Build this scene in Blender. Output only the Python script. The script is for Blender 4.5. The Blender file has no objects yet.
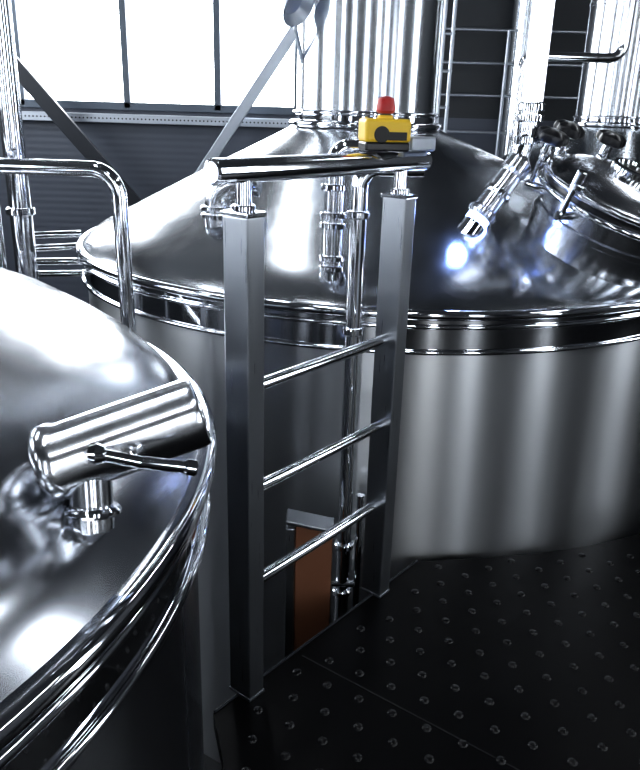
import bpy, bmesh, math, random
from mathutils import Vector, Matrix
random.seed(4)
C=bpy.context.scene.collection
def V(*a): return Vector(a)

# ---------------- materials ----------------
def nm(name):
    m=bpy.data.materials.new(name); m.use_nodes=True
    nt=m.node_tree; b=nt.nodes['Principled BSDF']; return m,nt,b
def simple(name,col,rough=.5,metal=0.,noise=0.,nscale=20,bump=0.,spec=.5):
    m,nt,b=nm(name)
    b.inputs['Base Color'].default_value=(*col,1); b.inputs['Roughness'].default_value=rough
    b.inputs['Metallic'].default_value=metal; b.inputs['Specular IOR Level'].default_value=spec
    tc=nt.nodes.new('ShaderNodeTexCoord'); n=nt.nodes.new('ShaderNodeTexNoise')
    n.inputs['Scale'].default_value=nscale; n.inputs['Detail'].default_value=5
    nt.links.new(tc.outputs['Object'],n.inputs['Vector'])
    mr=nt.nodes.new('ShaderNodeMapRange')
    mr.inputs['To Min'].default_value=max(0.01,rough-noise); mr.inputs['To Max'].default_value=rough+noise
    nt.links.new(n.outputs['Fac'],mr.inputs['Value']); nt.links.new(mr.outputs['Result'],b.inputs['Roughness'])
    if bump>0:
        bp=nt.nodes.new('ShaderNodeBump'); bp.inputs['Strength'].default_value=bump; bp.inputs['Distance'].default_value=.01
        nt.links.new(n.outputs['Fac'],bp.inputs['Height']); nt.links.new(bp.outputs['Normal'],b.inputs['Normal'])
    return m
def steel(name,col,rough,var=.04,mscale=(6,6,.2),wave=.0,wdist=.02,aniso=0.,fine=(60,60,2),finebump=.0,det=6):
    m,nt,b=nm(name)
    b.inputs['Base Color'].default_value=(*col,1); b.inputs['Metallic'].default_value=1
    b.inputs['Anisotropic'].default_value=aniso
    tc=nt.nodes.new('ShaderNodeTexCoord')
    mp=nt.nodes.new('ShaderNodeMapping'); mp.inputs['Scale'].default_value=fine
    nt.links.new(tc.outputs['Object'],mp.inputs['Vector'])
    n=nt.nodes.new('ShaderNodeTexNoise'); n.inputs['Scale'].default_value=1; n.inputs['Detail'].default_value=det
    nt.links.new(mp.outputs['Vector'],n.inputs['Vector'])
    mr=nt.nodes.new('ShaderNodeMapRange'); mr.inputs['From Min'].default_value=.3; mr.inputs['From Max'].default_value=.7
    mr.inputs['To Min'].default_value=max(.01,rough-var); mr.inputs['To Max'].default_value=rough+var
    nt.links.new(n.outputs['Fac'],mr.inputs['Value']); nt.links.new(mr.outputs['Result'],b.inputs['Roughness'])
    last=None
    if wave>0:
        mp2=nt.nodes.new('ShaderNodeMapping'); mp2.inputs['Scale'].default_value=mscale
        nt.links.new(tc.outputs['Object'],mp2.inputs['Vector'])
        n2=nt.nodes.new('ShaderNodeTexNoise'); n2.inputs['Scale'].default_value=1; n2.inputs['Detail'].default_value=1
        nt.links.new(mp2.outputs['Vector'],n2.inputs['Vector'])
        bp=nt.nodes.new('ShaderNodeBump'); bp.inputs['Strength'].default_value=wave; bp.inputs['Distance'].default_value=wdist
        nt.links.new(n2.outputs['Fac'],bp.inputs['Height']); last=bp
    if finebump>0:
        bp=nt.nodes.new('ShaderNodeBump'); bp.inputs['Strength'].default_value=finebump; bp.inputs['Distance'].default_value=.002
        nt.links.new(n.outputs['Fac'],bp.inputs['Height'])
        if last: nt.links.new(last.outputs['Normal'],bp.inputs['Normal'])
        last=bp
    if last: nt.links.new(last.outputs['Normal'],b.inputs['Normal'])
    if aniso>0:
        b.inputs['Anisotropic Rotation'].default_value=.25
        tg=nt.nodes.new('ShaderNodeTangent'); tg.direction_type='RADIAL'; tg.axis='Z'
        nt.links.new(tg.outputs['Tangent'],b.inputs['Tangent'])
    return m
def emit(name,col,s):
    m,nt,b=nm(name)
    b.inputs['Base Color'].default_value=(*col,1)
    b.inputs['Emission Color'].default_value=(*col,1); b.inputs['Emission Strength'].default_value=s
    return m
M_pol=steel('polished_steel',(.76,.78,.82),.06,.02,fine=(15,15,15))
M_satin=steel('satin_steel',(.70,.72,.76),.20,.03,fine=(15,15,15))
M_man=steel('manway_steel',(.52,.54,.58),.20,.02,fine=(15,15,15))
M_pipe=steel('pipe_steel',(.80,.82,.86),.10,.03,fine=(20,20,20))
M_dome=steel('dome_steel',(.58,.605,.64),.19,.03,mscale=(2.0,2.0,2.0),wave=.05,wdist=.03,fine=(9,9,9))
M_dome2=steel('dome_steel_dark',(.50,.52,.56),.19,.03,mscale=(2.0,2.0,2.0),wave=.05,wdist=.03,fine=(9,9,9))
WK=dict(mscale=(3.,3.,.008),wave=.045,wdist=.02,aniso=.90,fine=(14,14,.05),det=2)
M_wall=steel('brushed_wall_steel',(.62,.635,.66),.31,.02,**WK)
M_wall2=steel('brushed_wall_steel_shaded',(.26,.27,.29),.26,.015,**WK)  # same wall steel, with the dim deck and room put into its colour
M_col=steel('column_steel',(.72,.75,.79),.22,.02,mscale=(3.,3.,.02),wave=.04,wdist=.015,aniso=.8,fine=(20,20,.6),det=2)
M_post=steel('brushed_post_steel',(.38,.40,.43),.33,.06,fine=(160,160,4),finebump=.12)
M_galv=steel('galvanised_steel',(.42,.45,.50),.4,.1,fine=(30,30,30))
M_black=simple('black_plastic',(.01,.01,.012),.3,0,.05)
M_floor=simple('black_deck',(.0022,.0022,.0026),.38,0,.10,9,.08,.10)
M_stud=simple('black_stud',(.004,.004,.005),.25,0,.05,9,0,.35)
M_low=simple('concrete_dark',(.02,.021,.024),.6,0,.1,6,.1)
M_yel=simple('yellow_plastic',(.76,.50,.035),.4,0,.05)
M_red=simple('red_plastic',(.42,.025,.025),.35,0,.05)
M_orange=simple('brown_board',(.20,.085,.045),.55,0,.1,12,.1)
M_frame=simple('window_frame',(.10,.12,.15),.4,.3,.05)
M_ceil=simple('ceiling_dark',(.02,.022,.026),.7,0,.1,6)
M_brace=simple('painted_beam',(.02,.023,.03),.4,.3,.05)
M_glass=emit('window_daylight',(.94,.975,1.0),9)
M_glass2=emit('side_window_daylight',(.90,.95,1.0),7)
M_tube=emit('added_lamp_tube',(.92,.96,1.0),18)  # glow of the added ceiling lamps
M_blue=emit('blue_lamp_glass',(.30,.45,1.0),9)
M_label=simple('label_black',(.015,.015,.015),.5)
M_sight=emit('sight_tube_glow',(.85,.9,1.0),1.3)  # emission put into the tube material to make it show bright white
def wallmat(name,col,corr=True):
    m,nt,b=nm(name); b.inputs['Base Color'].default_value=(*col,1); b.inputs['Roughness'].default_value=.5
    if corr:
        tc=nt.nodes.new('ShaderNodeTexCoord'); w=nt.nodes.new('ShaderNodeTexWave'); w.bands_direction='Z'
        w.inputs['Scale'].default_value=4.5
        nt.links.new(tc.outputs['Object'],w.inputs['Vector'])
        bp=nt.nodes.new('ShaderNodeBump'); bp.inputs['Strength'].default_value=.12; bp.inputs['Distance'].default_value=.012
        nt.links.new(w.outputs['Fac'],bp.inputs['Height']); nt.links.new(bp.outputs['Normal'],b.inputs['Normal'])
    return m
M_wback=wallmat('panel_wall',(.075,.085,.11))
M_wside=wallmat('side_wall',(.022,.025,.030),False)

# ---------------- mesh helpers ----------------
def empty(name,loc=(0,0,0)):
    o=bpy.data.objects.new(name,None); o.location=loc; o.empty_display_size=.1; C.objects.link(o); return o
def finish(bm,name,mat,parent=None,loc=(0,0,0),rot=None,smooth=True):
    bmesh.ops.recalc_face_normals(bm,faces=bm.faces)
    for f in bm.faces: f.smooth=smooth
    for e in bm.edges:
        if len(e.link_faces)==2 and e.calc_face_angle(0)>.6: e.smooth=False
    me=bpy.data.meshes.new(name); bm.to_mesh(me); bm.free()
    if mat: me.materials.append(mat)
    o=bpy.data.objects.new(name,me); C.objects.link(o)
    mw=Matrix.Translation(Vector(loc))
    if rot is not None: mw=mw@rot.to_4x4()
    if parent:
        o.parent=parent
        mw=Matrix.Translation(-Vector(parent.location))@mw
    o.matrix_basis=mw
    return o
def axrot(axis):
    return Vector((0,0,1)).rotation_difference(Vector(axis).normalized()).to_matrix()
def lathe(name,prof,mat,parent=None,loc=(0,0,0),axis=(0,0,1),segs=48,lobes=0,lamp=0.,close=False,shift=None):
    bm=bmesh.new(); rings=[]
    for r,z in prof:
        sx=sy=0
        if shift:
            k_=1-min(1,max(0,(r-.36)/(shift[2]-.36))); sx=shift[0]*k_; sy=shift[1]*k_
        if r<=1e-5: rings.append([bm.verts.new((0,0,z))]); continue
        ring=[]
        for i in range(segs):
            a=2*math.pi*i/segs; rr=r*(1+lamp*math.cos(lobes*a)) if lobes else r
            ring.append(bm.verts.new((sx+rr*math.cos(a),sy+rr*math.sin(a),z)))
        rings.append(ring)
    pairs=list(zip(rings,rings[1:]))
    if close: pairs.append((rings[-1],rings[0]))
    for A,B in pairs:
        for i in range(segs):
            j=(i+1)%segs
            if len(A)==1 and len(B)==1: continue
            if len(A)==1: bm.faces.new((A[0],B[i],B[j]))
            elif len(B)==1: bm.faces.new((A[i],A[j],B[0]))
            else: bm.faces.new((A[i],A[j],B[j],B[i]))
    return finish(bm,name,mat,parent,loc,axrot(axis))
def cyl(name,p0,p1,r,mat,parent=None,r1=None,segs=32,bev=.0):
    p0=Vector(p0);p1=Vector(p1);L=(p1-p0).length; r1=r if r1 is None else r1
    b=min(bev,L/3,r/2) if bev else min(.003,L/4,r/4)
    return lathe(name,[(0,0),(r-b,0),(r,b),(r1,L-b),(r1-b,L),(0,L)],mat,parent,p0,p1-p0,segs)
def box(name,c,s,mat,parent=None,rz=0.,bev=.004,rot=None):
    bm=bmesh.new(); bmesh.ops.create_cube(bm,size=1)
    for v in bm.verts: v.co=Vector((v.co.x*s[0],v.co.y*s[1],v.co.z*s[2]))
    if bev>0:
        bmesh.ops.bevel(bm,geom=list(bm.edges),offset=min(bev,min(s)/3),segments=2,profile=.5,affect='EDGES')
    R=rot if rot is not None else Matrix.Rotation(rz,3,'Z')
    return finish(bm,name,mat,parent,c,R,smooth=False)
def fillet(pts,rad,n=10):
    pts=[Vector(p) for p in pts]; out=[pts[0]]
    for i in range(1,len(pts)-1):
        a,b,c=pts[i-1],pts[i],pts[i+1]; d0=(a-b).normalized(); d1=(c-b).normalized()
        ang=d0.angle(d1)
        if abs(ang-math.pi)<.02: out.append(b); continue
        t=min(rad/math.tan(ang/2),(a-b).length*.49,(c-b).length*.49); r=t*math.tan(ang/2)
        s=b+d0*t; e=b+d1*t; cen=b+(d0+d1).normalized()*(r/math.sin(ang/2))
        v0=s-cen; v1=e-cen; tot=v0.angle(v1); ax=v0.cross(v1).normalized()
        for k in range(n+1): out.append(cen+Matrix.Rotation(tot*k/n,3,ax)@v0)
    out.append(pts[-1]); return out
def tube(name,pts,r,mat,parent=None,rad=.05,segs=24,cap=True,n=10):
    P=fillet(pts,rad,n) if rad>0 else [Vector(p) for p in pts]
    bm=bmesh.new(); rings=[]
    T=[]
    for i in range(len(P)):
        a=P[max(0,i-1)]; b=P[min(len(P)-1,i+1)]; T.append((b-a).normalized())
    up=Vector((0,0,1)) if abs(T[0].z)<.9 else Vector((1,0,0))
    nrm=(up-T[0]*up.dot(T[0])).normalized()
    for i,p in enumerate(P):
        if i>0:
            nrm=T[i-1].rotation_difference(T[i])@nrm
            nrm=(nrm-T[i]*nrm.dot(T[i])).normalized()
        bi=T[i].cross(nrm)
        rings.append([bm.verts.new(p+r*(math.cos(2*math.pi*k/segs)*nrm+math.sin(2*math.pi*k/segs)*bi)) for k in range(segs)])
    for A,B in zip(rings,rings[1:]):
        for k in range(segs): bm.faces.new((A[k],A[(k+1)%segs],B[(k+1)%segs],B[k]))
    if cap: bm.faces.new(rings[0]); bm.faces.new(list(reversed(rings[-1])))
    return finish(bm,name,mat,parent)
def beam(name,p0,p1,w,h,mat,parent=None):
    p0=Vector(p0);p1=Vector(p1); return box(name,(p0+p1)/2,(w,h,(p1-p0).length),mat,parent,rot=axrot(p1-p0))
def ferrule(name,p,axis,r,mat,parent,t=.012,ex=1.35):
    a=Vector(axis).normalized()*t; p=Vector(p)
    return cyl(name,p-a,p+a,r*ex,mat,parent,bev=.004)

# ---------------- room ----------------
YB=8.5; XL=-5.5; XR=5.5; YF=-4.5; ZB=-1.3; ZT=5.2
def plane_box(name,x0,x1,y0,y1,z0,z1,mat,parent=None,bev=0):
    return box(name,((x0+x1)/2,(y0+y1)/2,(z0+z1)/2),(x1-x0,y1-y0,z1-z0),mat,parent,bev=bev)
plane_box('floor',XL-.2,XR+.2,YF-.2,YB+.2,ZB-.1,ZB,M_low)
plane_box('ceiling',XL-.2,XR+.2,YF-.2,YB+.2,ZT,ZT+.1,M_ceil)
WX0,WX1,WZ0,WZ1=-4.3,-.22,1.58,3.9
wb=empty('wall_back',(0,YB,0))
plane_box('panel_below',XL,XR,YB,YB+.15,ZB,WZ0,M_wback,wb)
plane_box('panel_above',XL,XR,YB,YB+.15,WZ1,ZT,M_wback,wb)
plane_box('panel_left',XL,WX0,YB,YB+.15,WZ0,WZ1,M_wback,wb)
plane_box('panel_right',WX1,XR,YB,YB+.15,WZ0,WZ1,M_wside,wb)
w=empty('window_1',(0,YB,0))
plane_box('pane',WX0,WX1,YB+.08,YB+.1,WZ0,WZ1,M_glass,w)
for x in [WX0+.03,-3.25,-2.13,-1.17,-.33]:
    plane_box('mullion',x-.035,x+.035,YB-.04,YB+.07,WZ0,WZ1,M_frame,w,.005)
plane_box('frame_bottom',WX0,WX1,YB-.04,YB+.07,WZ0-.02,WZ0+.06,M_frame,w,.005)
plane_box('frame_top',WX0,WX1,YB-.04,YB+.07,WZ1-.06,WZ1,M_frame,w,.005)
t1=empty('trim_1',(0,YB,0))
plane_box('rail',WX0,WX1+.1,YB-.12,YB,1.43,1.52,M_galv,t1,.005)
for i in range(100):
    x=WX0+.04+i*.041
    cyl('perforation',(x,YB-.124,1.475),(x,YB-.119,1.475),.009,M_black,t1,segs=8)
def wall_x(name,x,sgn,wins):
    e=empty(name,(x,0,0)); th=.15
    a,b=(x-th,x) if sgn<0 else (x,x+th)
    ys=YF
    for (y0,y1,z0,z1) in wins:
        plane_box('panel',a,b,ys,y0,ZB,ZT,M_wside,e)
        plane_box('panel',a,b,y0,y1,ZB,z0,M_wside,e)
        plane_box('panel',a,b,y0,y1,z1,ZT,M_wside,e)
        ys=y1
    plane_box('panel',a,b,ys,YB,ZB,ZT,M_wside,e)
k=2
def win_x(x,sgn,y0,y1,z0,z1,nm_):
    e=empty('window_%d'%nm_,(x,(y0+y1)/2,0))
    o=.08*sgn
    plane_box('pane',min(x+o,x+o+.02*sgn),max(x+o,x+o+.02*sgn),y0,y1,z0,z1,M_glass2,e)
    n=max(1,round((y1-y0)/1.0))
    for i in range(n+1):
        y=y0+(y1-y0)*i/n
        plane_box('mullion',x-.03,x+.06,y-.035,y+.035,z0,z1,M_frame,e,.004)
    plane_box('sill',x-.05,x+.06,y0,y1,z0-.04,z0+.02,M_frame,e,.004)
LW=[(-2.5,-1.8,.8,3.9),(.5,2.5,1.6,3.9),(4.0,7.5,1.6,3.9)]
RW=[(-1.5,-.8,.6,3.9),(2.2,2.9,.8,3.9)]
wall_x('wall_left',XL,-1,LW); wall_x('wall_right',XR,1,RW)
for q in LW: win_x(XL,-1,*q,k); k+=1
for q in RW: win_x(XR,1,*q,k); k+=1
wf=empty('wall_front',(0,YF,0)); xs=XL
FW=[(-4.2,-3.6,.4,3.9),(-.9,-.45,.4,3.9),(1.75,2.15,.4,3.9),(3.6,4.3,.4,3.9)]  # unseen windows, placed and sized for their streaks on the kettle shell
for (x0,x1,z0,z1) in FW:
    plane_box('panel',xs,x0,YF-.15,YF,ZB,ZT,M_wside,wf)
    plane_box('panel',x0,x1,YF-.15,YF,ZB,z0,M_wside,wf); plane_box('panel',x0,x1,YF-.15,YF,z1,ZT,M_wside,wf)
    xs=x1
    e=empty('window_%d'%k,((x0+x1)/2,YF,0)); k+=1
    plane_box('pane',x0,x1,YF-.1,YF-.08,z0,z1,M_glass if 1<x0<3 else M_glass2,e)  # brighter pane set for the bright stripe on the kettle shell
    for x in (x0,x1): plane_box('mullion',x-.03,x+.03,YF-.06,YF+.03,z0,z1,M_frame,e,.004)
    plane_box('transom',x0,x1,YF-.06,YF+.03,2.2,2.26,M_frame,e,.004)
plane_box('panel',xs,XR,YF-.15,YF,ZB,ZT,M_wside,wf)
def added_lamp(x,y,L,along):  # unseen fixtures added to light the room and streak the steel
    e=empty('added_ceiling_lamp',(x,y,4.7))
    sx,sy=(L,.14) if along=='x' else (.14,L)
    box('housing',(x,y,4.72),(sx+.06,sy+.06,.06),M_galv,e)
    box('tube',(x,y,4.67),(sx,sy,.05),M_tube,e,bev=.01)
    for d in (-.4,.4):
        p=(x+d*L,y,0) if along=='x' else (x,y+d*L,0)
        cyl('hanger',(p[0],p[1],4.75),(p[0],p[1],ZT),.006,M_galv,e,segs=8)
for (x,y,L,a) in [(-3.2,2.5,2,'y'),(-1.0,1.0,2,'y'),(3.9,1.5,2,'y'),(-1.0,5.5,2,'y'),(3.6,5.5,2,'y'),(.8,-1.5,2,'y')]:
    added_lamp(x,y,L,a)

# ---------------- kettles ----------------
def arcpts(cr,cz,r,a0,a1,n=8):
    return [(cr+r*math.cos(math.radians(a0+(a1-a0)*i/n)),cz+r*math.sin(math.radians(a0+(a1-a0)*i/n))) for i in range(n+1)]
def kettle(name,cx,cy,R,zr,dome,colr,ztop_neck,zb=ZB,colh=ZT,sh=(0,0),wall=None,dm=None):
    e=empty(name,(cx,cy,zb)); L=(cx,cy,0); LC=(cx+sh[0],cy+sh[1],0)
    lathe('dome',dome,dm or M_dome,e,L,segs=192,shift=(sh[0],sh[1],R))
    lathe('rim_flange',[(R-.03,zr+.004),(R-.004,zr+.010)]+arcpts(R,zr-.008,.018,80,-80)+[(R-.01,zr-.028)],M_pol,e,L,segs=192)
    lathe('rim_band',[(R-.012,zr-.026),(R-.008,zr-.03),(R-.008,zr-.044)]+arcpts(R-.006,zr-.052,.009,70,-70,5)+[(R-.012,zr-.062),(R-.012,zr-.135)]+arcpts(R-.008,zr-.145,.010,70,-80,6)+[(R-.03,zr-.158)],M_pol,e,L,segs=192)
    lathe('shell',[(R-.03,zr-.15),(R-.03,zb)],wall or M_wall,e,L,segs=256)
    if colr:
        z=ztop_neck
        lathe('neck_collar',[(colr+.05,z-.03),(colr+.035,z-.01)]+arcpts(colr+.022,z+.012,.016,-60,60,5)+[(colr+.008,z+.03),(colr+.008,z+.05)]+arcpts(colr+.010,z+.062,.010,-80,80,5)+[(colr,z+.075)],M_pol,e,LC,segs=96)
        lathe('exhaust_column',[(colr,z-.02),(colr,z+.9),(colr+.006,z+.905),(colr+.006,z+.925),(colr,z+.93),(colr,colh)],M_col,e,LC,segs=128)
    return e
K=(.33,4.07); zr=.967; R=1.58; SH=(-.14,-.03)
big=kettle('brewing_kettle',K[0],K[1],R,zr,[(.36,1.54),(.40,1.52),(.5,1.475),(.7,1.388),(.9,1.30),(1.1,1.21),(1.28,1.128),(1.38,1.083),(1.46,1.043),(1.515,1.008),(1.55,.985),(1.565,.97)],.35,1.535,sh=SH)
K1=(-1.54,1.20); R1=1.33
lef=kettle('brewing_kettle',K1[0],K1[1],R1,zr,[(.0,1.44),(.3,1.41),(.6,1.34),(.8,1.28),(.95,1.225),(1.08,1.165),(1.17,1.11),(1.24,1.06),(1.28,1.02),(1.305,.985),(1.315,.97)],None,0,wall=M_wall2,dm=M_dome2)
far=kettle('brewing_kettle',2.45,6.75,1.45,zr,[(.36,1.56),(.40,1.54),(.7,1.385),(1.1,1.18),(1.25,1.10),(1.36,1.04),(1.41,1.0),(1.435,.97)],.35,1.56)

def conez(x,y):
    r=math.hypot(x-K[0],y-K[1])
    for _ in range(20):
        k_=1-min(1,max(0,(r-.36)/(R-.36)))
        r=math.hypot(x-K[0]-SH[0]*k_,y-K[1]-SH[1]*k_)
    return 1.52-(r-.4)*.446

# manway on big kettle
ax=V(.26,-.26,.93).normalized(); mc=V(1.10,3.06,conez(1.10,3.06))+ax*.05
def MW(h,r=0,a=0):
    q=axrot(ax); return mc+q@V(r*math.cos(a),r*math.sin(a),h)
lathe('manway_neck',[(.285,-.30),(.285,.02),(.295,.025),(.295,.045),(.285,.05),(.285,.12)],M_man,big,mc,ax,96)
lathe('manway_flange',[(.28,.115),(.315,.115)]+arcpts(.317,.128,.013,-80,80,6)+[(.295,.142)],M_pol,big,mc,ax,96)
lathe('manway_gasket',[(.293,.136),(.305,.140),(.305,.160),(.293,.164)],M_black,big,mc,ax,96)
lathe('manway_lid',[(.295,.160)]+arcpts(.320,.176,.014,-80,80,6)+[(.30,.192),(.285,.203),(.25,.222),(.18,.240),(.10,.250),(0,.253)],M_man,big,mc,ax,96)
lathe('manway_boss',[(.10,.242),(.10,.275),(.095,.281),(.080,.281),(.075,.268),(0,.268)],M_pol,big,mc,ax,64)
lathe('sight_glass',[(0,.270),(.072,.270),(.075,.268)],M_black,big,mc,ax,64)
for i,a in enumerate([92,130,172,218,310]):
    a=math.radians(a)
    cyl('swing_bolt',MW(.07,.348,a),MW(.24,.348,a),.012,M_pol,big,segs=16)
    cyl('bolt_lug',MW(.085,.28,a),MW(.085,.368,a),.018,M_pol,big,segs=16)
    cyl('clamp_washer',MW(.192,.335,a),MW(.212,.335,a),.028,M_pol,big,segs=24)
    cyl('knob_hub',MW(.212,.348,a),MW(.26,.348,a),.020,M_pol,big,segs=20)
    if i<3: lathe('star_knob',[(0,0),(.036,0),(.056,.008),(.060,.02),(.056,.038),(.036,.050),(0,.052)],M_black,big,MW(.257,.348,a),ax,60,5,.14)
# sight lamp
s0=V(.575,2.97,0); s0.z=conez(s0.x,s0.y)
sd=(V(.775,3.06,1.47)-s0).normalized()
cyl('lamp_stub',s0-sd*.06,s0+sd*.02,.050,M_pol,big,.046)
cyl('lamp_glass',s0+sd*.02,s0+sd*.045,.046,M_blue,big)
cyl('lamp_clamp',s0+sd*.045,s0+sd*.085,.060,M_satin,big,bev=.012)
cyl('lamp_body',s0+sd*.08,s0+sd*.25,.046,M_satin,big)
cyl('lamp_ring',s0+sd*.15,s0+sd*.175,.056,M_pol,big,bev=.006)
cyl('lamp_head',s0+sd*.24,s0+sd*.33,.054,M_satin,big,bev=.02)
pt=s0+sd*.30
tube('riser_pipe',[pt,V(.775,3.06,1.54),V(.775,3.06,2.9),V(1.6,3.6,3.1)],.032,M_pipe,big,.05)
for z in (1.52,1.60,1.64): ferrule('riser_ferrule',(.775,3.06,z),(0,0,1),.034,M_pol,big,.014,1.5)
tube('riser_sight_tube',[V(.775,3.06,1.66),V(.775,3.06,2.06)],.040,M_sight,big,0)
ferrule('riser_ferrule',(.775,3.06,2.08),(0,0,1),.04,M_pol,big,.02,1.4)
pl=bpy.data.lights.new('blue_lamp_light','POINT'); pl.energy=3; pl.color=(.3,.45,1); pl.shadow_soft_size=.03
lo=bpy.data.objects.new('blue_lamp_light',pl); C.objects.link(lo); lo.parent=big
lo.location=Vector((s0.x-.04,s0.y-.10,s0.z+.07))-Vector(big.location)

ex,ey=-.44,3.12; ez=conez(ex,ey)
tube('vent_elbow',[V(ex,ey,ez-.05),V(ex,ey,ez+.13),V(ex+.17,ey-.02,ez+.17)],.052,M_satin,big,.08)
for h in (.02,.05): ferrule('vent_ferrule',(ex,ey,ez+h),(0,0,1),.052,M_pol,big,.010,1.3)
ferrule('vent_ferrule',(ex+.15,ey-.018,ez+.165),(1,-.1,.2),.052,M_pol,big,.012,1.25)
nx,ny=.03,2.66
nz=conez(nx,ny)-.03
cyl('nozzle_stub',(nx,ny,nz-.05),(nx,ny,nz+.06),.036,M_pol,big)
for h in (.05,.085,.20,.235,.33): ferrule('nozzle_ferrule',(nx,ny,nz+h),(0,0,1),.036,M_pol,big,.011,1.3)
cyl('nozzle_body',(nx,ny,nz+.06),(nx,ny,nz+.37),.034,M_satin,big)
tube('nozzle_elbow',[V(nx,ny,nz+.35),V(nx,ny,nz+.46),V(nx+.25,ny+.0,nz+.46)],.03,M_pipe,big,.05)
tube('spray_drop',[V(nx+.10,ny,nz+.46),V(nx+.10,ny,nz+.1)],.016,M_pipe,big,0)
for dz in (0,.06):
    tube('side_loop',[V(-1.17,3.60,.83+dz),V(-1.40,3.50,.84+dz),V(-1.40,3.50,.96+dz),V(-1.17,3.62,.96+dz)],.016,M_pipe,big,.05)
tube('overhead_pipe',[V(1.15,4.9,1.17),V(1.15,4.9,1.95),V(1.75,4.9,1.95),V(1.75,4.9,3.0)],.028,M_pipe,big,.08)

# ---- fitting on the left kettle: horizontal pipe on a short foot with clamp handle ----
g0=V(-.372,.945,1.128); g1=V(-.170,1.0,1.192); gd=(g1-g0).normalized()
Lb=(g1-g0).length
lathe('spray_pipe',[(0,-.026)]+[(.056*math.cos(math.radians(t)),.026*math.sin(math.radians(t))) for t in range(-80,1,10)]+[(.056,.012),(.052,.02),(.052,Lb-.01),(.050,Lb-.002),(.046,Lb),(.043,Lb-.03),(0,Lb-.03)],M_satin,lef,g0,gd,64)
fb=V(-.315,.925,1.035)
cyl('foot',fb,fb+V(-.005,.02,.09),.030,M_satin,lef)
cyl('foot_clamp',fb+V(0,.004,.022),fb+V(0,.008,.036),.040,M_pol,lef,bev=.006,segs=48)
h0=V(-.278,.856,1.187); h1=V(-.165,.880,1.160)
tube('clamp_handle',[h0,h0.lerp(h1,.45)+V(0,0,-.003),h1],.0085,M_pol,lef,.03)
lathe('handle_ball',[(0,-.014),(.010,-.010),(.014,0),(.010,.010),(0,.014)],M_pol,lef,h0,(1,0,0),24)
cyl('clamp_bolt',h0.lerp(h1,.35),h0.lerp(h1,.35)+V(-.005,.07,-.02),.009,M_pol,lef)
cyl('handle_tip',h0.lerp(h1,.93),h0.lerp(h1,1.07),.0115,M_pol,lef)

# ---------------- ladder ----------------
A=V(-.188,1.76,0); B=V(.218,2.27,0); d=(B-A).normalized(); n=V(d.y,-d.x,0); rz=math.atan2(d.y,d.x)
lad=empty('ladder',(A+B)/2)
for P in (A,B):
    box('post',P+V(0,0,.685),(.058,.082,1.37),M_post,lad,rz,.004)
    box('post_cap',P+V(0,0,1.375),(.066,.090,.012),M_pol,lad,rz,.003)
    box('base_plate',P+V(0,0,.005),(.062,.086,.010),M_post,lad,rz,.002)
    cyl('stub',P+V(0,0,1.38),P+V(0,0,1.455),.019,M_pipe,lad)
    cyl('stub_collar',P+V(0,0,1.38),P+V(0,0,1.395),.028,M_pol,lad)
for z in (.94,.65,.358):
    cyl('rung',A+d*.027+V(0,0,z),B-d*.027+V(0,0,z),.0165,M_pipe,lad)
cyl('top_rail',A-d*.10+V(0,0,1.471),A+d*.78+V(0,0,1.471),.029,M_pipe,lad,bev=.006,segs=48)
ec=A+d*.555+V(0,0,1.545)
es=empty('emergency_stop_button',ec)
rz2=rz-.65
Rz=Matrix.Rotation(rz2,3,'Z')
def EL(x,y,z): return ec+Rz@V(x,y,z)
box('base',EL(0,0,-.030),(.128,.075,.026),M_black,es,rz2,.006)
box('housing',EL(0,0,.012),(.132,.080,.062),M_yel,es,rz2,.009)
cyl('collar',EL(0,0,.036),EL(0,0,.052),.022,M_yel,es)
cyl('stem',EL(0,0,.05),EL(0,0,.062),.016,M_black,es)
lathe('mushroom_head',[(0,0),(.02,0),(.026,.006),(.027,.016),(.0245,.028),(.022,.038),(.012,.044),(0,.045)],M_red,es,EL(0,0,.056),segs=40)
cyl('label',EL(-.02,-.037,.002),EL(-.02,-.0425,.002),.022,M_label,es)
box('label_strip',EL(.015,-.040,-.002),(.075,.003,.022),M_label,es,rz2,.001)
box('junction_housing',A+d*.71+V(0,0,1.52),(.13,.075,.040),M_galv,lad,rz,.005)
cyl('cable_gland',A+d*.775+V(0,0,1.515),A+d*.82+V(0,0,1.515),.011,M_black,lad)

vp=empty('riser_pipe',(.105,2.40,0))
tube('pipe',[V(.105,2.405,ZB),V(.105,2.405,1.44),V(.30,2.42,1.44)],.026,M_pipe,vp,.06)
for z in (1.30,.92,.1,-.1): ferrule('ferrule',(.105,2.405,z),(0,0,1),.026,M_pol,vp,.012,1.4)
tube('side_pipe',[V(.16,2.42,ZB),V(.16,2.42,.3)],.014,M_pipe,vp,0)
cyl('clip',(.06,2.39,-.06),(.15,2.39,-.06),.012,M_pol,vp)
cb=empty('pipe_cabinet',(-.02,2.3,ZB))
box('panel',(-.005,2.30,-.52),(.13,.02,1.52),M_orange,cb,0,.003)
box('top_frame',(-.02,2.31,.250),(.17,.09,.015),M_post,cb,0,.004,rot=Matrix.Rotation(.2,3,'Y'))
box('left_frame',(-.088,2.30,-.53),(.03,.06,1.54),M_post,cb,0,.004)
box('back_panel',(-.02,2.35,-.53),(.17,.02,1.54),M_post,cb,0,.003)

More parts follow.
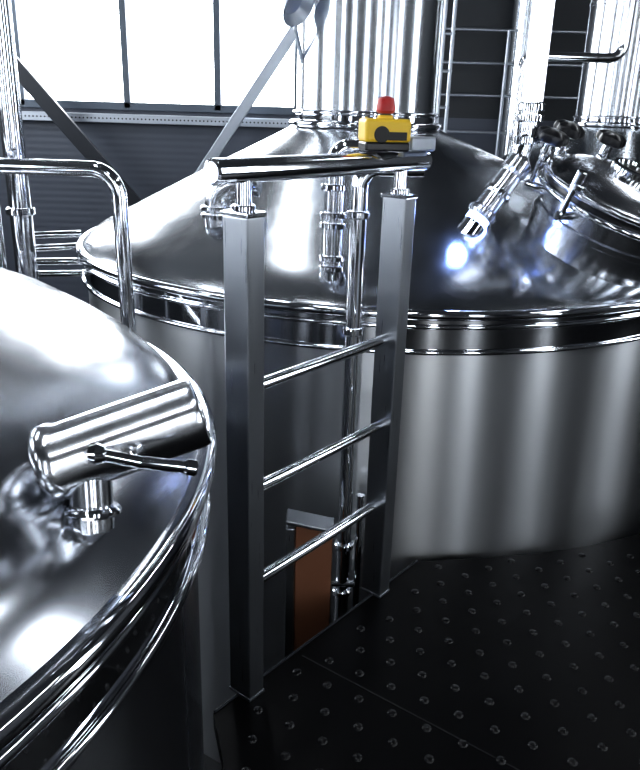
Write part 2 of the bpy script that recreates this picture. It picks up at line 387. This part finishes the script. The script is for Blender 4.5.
# ---------------- platform deck ----------------
poly=[]
for i in range(15):
    a=math.radians(20.2-i*7); poly.append((K1[0]+1.35*math.cos(a),K1[1]+1.35*math.sin(a)))
poly+=[(-1.6,-3.5),(5.3,-3.5),(5.3,4.0),(1.96,4.0),(1.93,3.6),(1.85,3.3),(1.72,3.05),(1.55,2.86),(1.33,2.71),(1.1,2.61),(.85,2.54),(.64,2.50),(.39,2.46)]
bm=bmesh.new(); vs=[bm.verts.new((x,y,0)) for x,y in poly]; f=bm.faces.new(vs)
r=bmesh.ops.extrude_face_region(bm,geom=[f])
for v in r['geom']:
    if isinstance(v,bmesh.types.BMVert): v.co.z=-.05
bmesh.ops.triangulate(bm,faces=[f for f in bm.faces if len(f.verts)>4])
dk=empty('platform_deck',(1,1,-.05))
o=finish(bm,'plate',M_floor,dk,smooth=False)
tube('edge_trim',[V(-.27,1.668,.003),V(.39,2.462,.003)],.004,M_brace,dk,0,8)
def inside(x,y):
    c=False;j=len(poly)-1
    for i in range(len(poly)):
        xi,yi=poly[i];xj,yj=poly[j]
        if (yi>y)!=(yj>y) and x<(xj-xi)*(y-yi)/(yj-yi)+xi: c=not c
        j=i
    return c
bm=bmesh.new(); sp=.112
prof=[(.0150,0),(.0135,.003),(.0095,.0055),(.0047,.0068)]
ca,sa=math.cos(.5),math.sin(.5)
for i in range(-40,41):
    for j in range(-40,41):
        gx=(i+.5*(j%2))*sp; gy=j*sp*.8
        x=1+gx*ca-gy*sa; y=1.8+gx*sa+gy*ca
        if not(-.4<x<3.2 and .6<y<3.3): continue
        if not all(inside(x+a*.03,y+b*.03) for a in(-1,1) for b in(-1,1)): continue
        if min((V(x,y,0)-A).length,(V(x,y,0)-B).length)<.08: continue
        rings=[]
        for r_,z in prof: rings.append([bm.verts.new((x+r_*math.cos(k_*math.pi/6),y+r_*math.sin(k_*math.pi/6),z)) for k_ in range(12)])
        for P_,Q_ in zip(rings,rings[1:]):
            for k_ in range(12): bm.faces.new((P_[k_],P_[(k_+1)%12],Q_[(k_+1)%12],Q_[k_]))
        bm.faces.new(rings[-1])
finish(bm,'studs',M_stud,dk)
box('seam',(.62,1.45,.0005),(.004,1.6,.002),M_black,dk,.95,0)
for (x,y) in [(3,3.5),(3,-2),(-.5,-2),(.9,1.0),(4.8,.8)]:
    plane_box('support_leg',x-.05,x+.05,y-.05,y+.05,ZB,-.05,M_brace,dk)

# ---------------- handrail, left pipes ----------------
hr=empty('handrail',(-.7,2.6,ZB))
tube('rail',[V(-2.6,2.6,1.40),V(-.70,2.6,1.40),V(-.67,2.6,ZB)],.026,M_pipe,hr,.09)
tube('mid_rail',[V(-2.6,2.6,.75),V(-.69,2.6,.75)],.016,M_pipe,hr,0)
tube('end_post',[V(-2.6,2.6,1.40),V(-2.6,2.6,ZB)],.026,M_pipe,hr,0)
sp1=empty('supply_pipe',(-1.2,3.0,ZB))
tube('pipe',[V(-1.20,3.0,ZB),V(-1.20,3.0,ZT)],.042,M_pipe,sp1,0)
for z in (1.2,2.0): ferrule('ferrule',(-1.20,3.0,z),(0,0,1),.042,M_pol,sp1,.014,1.3)
sp2=empty('supply_pipe',(-1.22,2.8,ZB))
tube('pipe',[V(-1.19,2.75,ZB),V(-1.19,2.75,ZT)],.016,M_pipe,sp2,0)
b1=empty('diagonal_brace',(-2.6,8,1)); beam('beam',V(-3.4,8.1,2.25),V(-1.6,8.1,.15),.15,.06,M_brace,b1)
b2=empty('diagonal_brace',(-.8,8,1)); beam('beam',V(-.05,8.1,2.78),V(-1.9,8.1,.1),.11,.05,M_galv,b2)
sl=empty('spotlight',(-.2,3.85,2.0))
lathe('reflector',[(.025,0),(.03,.02),(.055,.05),(.085,.09),(.09,.1),(.085,.1),(.05,.06),(0,.05)],M_galv,sl,V(-.21,3.8,2.09),(.6,-.5,-.5),40)
tube('arm',[V(-.19,3.83,2.10),V(-.16,3.8,1.95),V(-.13,3.92,1.82)],.010,M_galv,sl,.03)
box('yoke',V(-.19,3.83,2.13),(.05,.02,.12),M_galv,sl,.5)
# right background
br=empty('platform_railing',(1.3,7.2,ZB))
for x in (.75,1.75,3.5): tube('post',[V(x,8.1,ZB),V(x,8.1,2.4)],.018,M_galv,br,0)
for z in (1.45,1.8,2.1,2.4): tube('bar',[V(.7,8.1,z),V(3.6,8.1,z)],.014,M_galv,br,0)
ch=empty('conduit',(.85,6.3,ZB))
for kx in (0,.07):
    tube('strand',[V(.85+kx,6.2,ZB),V(.85+kx,6.2,ZT)],.014,M_galv,ch,0,12)
for i in range(24): ferrule('clip',(.885,6.2,ZB+.1+i*.26),(1,0,0),.02,M_galv,ch,.05,.6)
wp=empty('wall_pipes',(2,8.3,ZB))
for x,r_ in ((1.95,.16),(3.4,.06)):
    tube('pipe',[V(x,8.2,ZB),V(x,8.2,ZT)],r_,M_col,wp,0)

# ---------------- world + camera ----------------
wd=bpy.data.worlds.new('world'); bpy.context.scene.world=wd; wd.use_nodes=True
bg=wd.node_tree.nodes['Background']; bg.inputs[0].default_value=(.7,.8,1,1); bg.inputs[1].default_value=.3
cam=bpy.data.cameras.new('camera'); co=bpy.data.objects.new('camera',cam); C.objects.link(co)
cam.lens=35.06; cam.sensor_width=36; cam.clip_start=.02
p=math.radians(20); th=math.radians(1.7)
F=V(0,math.cos(p),-math.sin(p)); R0=V(1,0,0); U0=V(0,math.sin(p),math.cos(p))
U=U0*math.cos(th)-R0*math.sin(th); Rr=R0*math.cos(th)+U0*math.sin(th)
m=Matrix((( Rr.x,U.x,-F.x,0),(Rr.y,U.y,-F.y,0),(Rr.z,U.z,-F.z,1.6),(0,0,0,1)))
co.matrix_world=m
bpy.context.scene.camera=co
vs_=bpy.context.scene.view_settings
vs_.view_transform='Standard'
vs_.exposure=.4
try: vs_.look='Medium High Contrast'
except Exception as ex_:
    print('look failed',ex_)
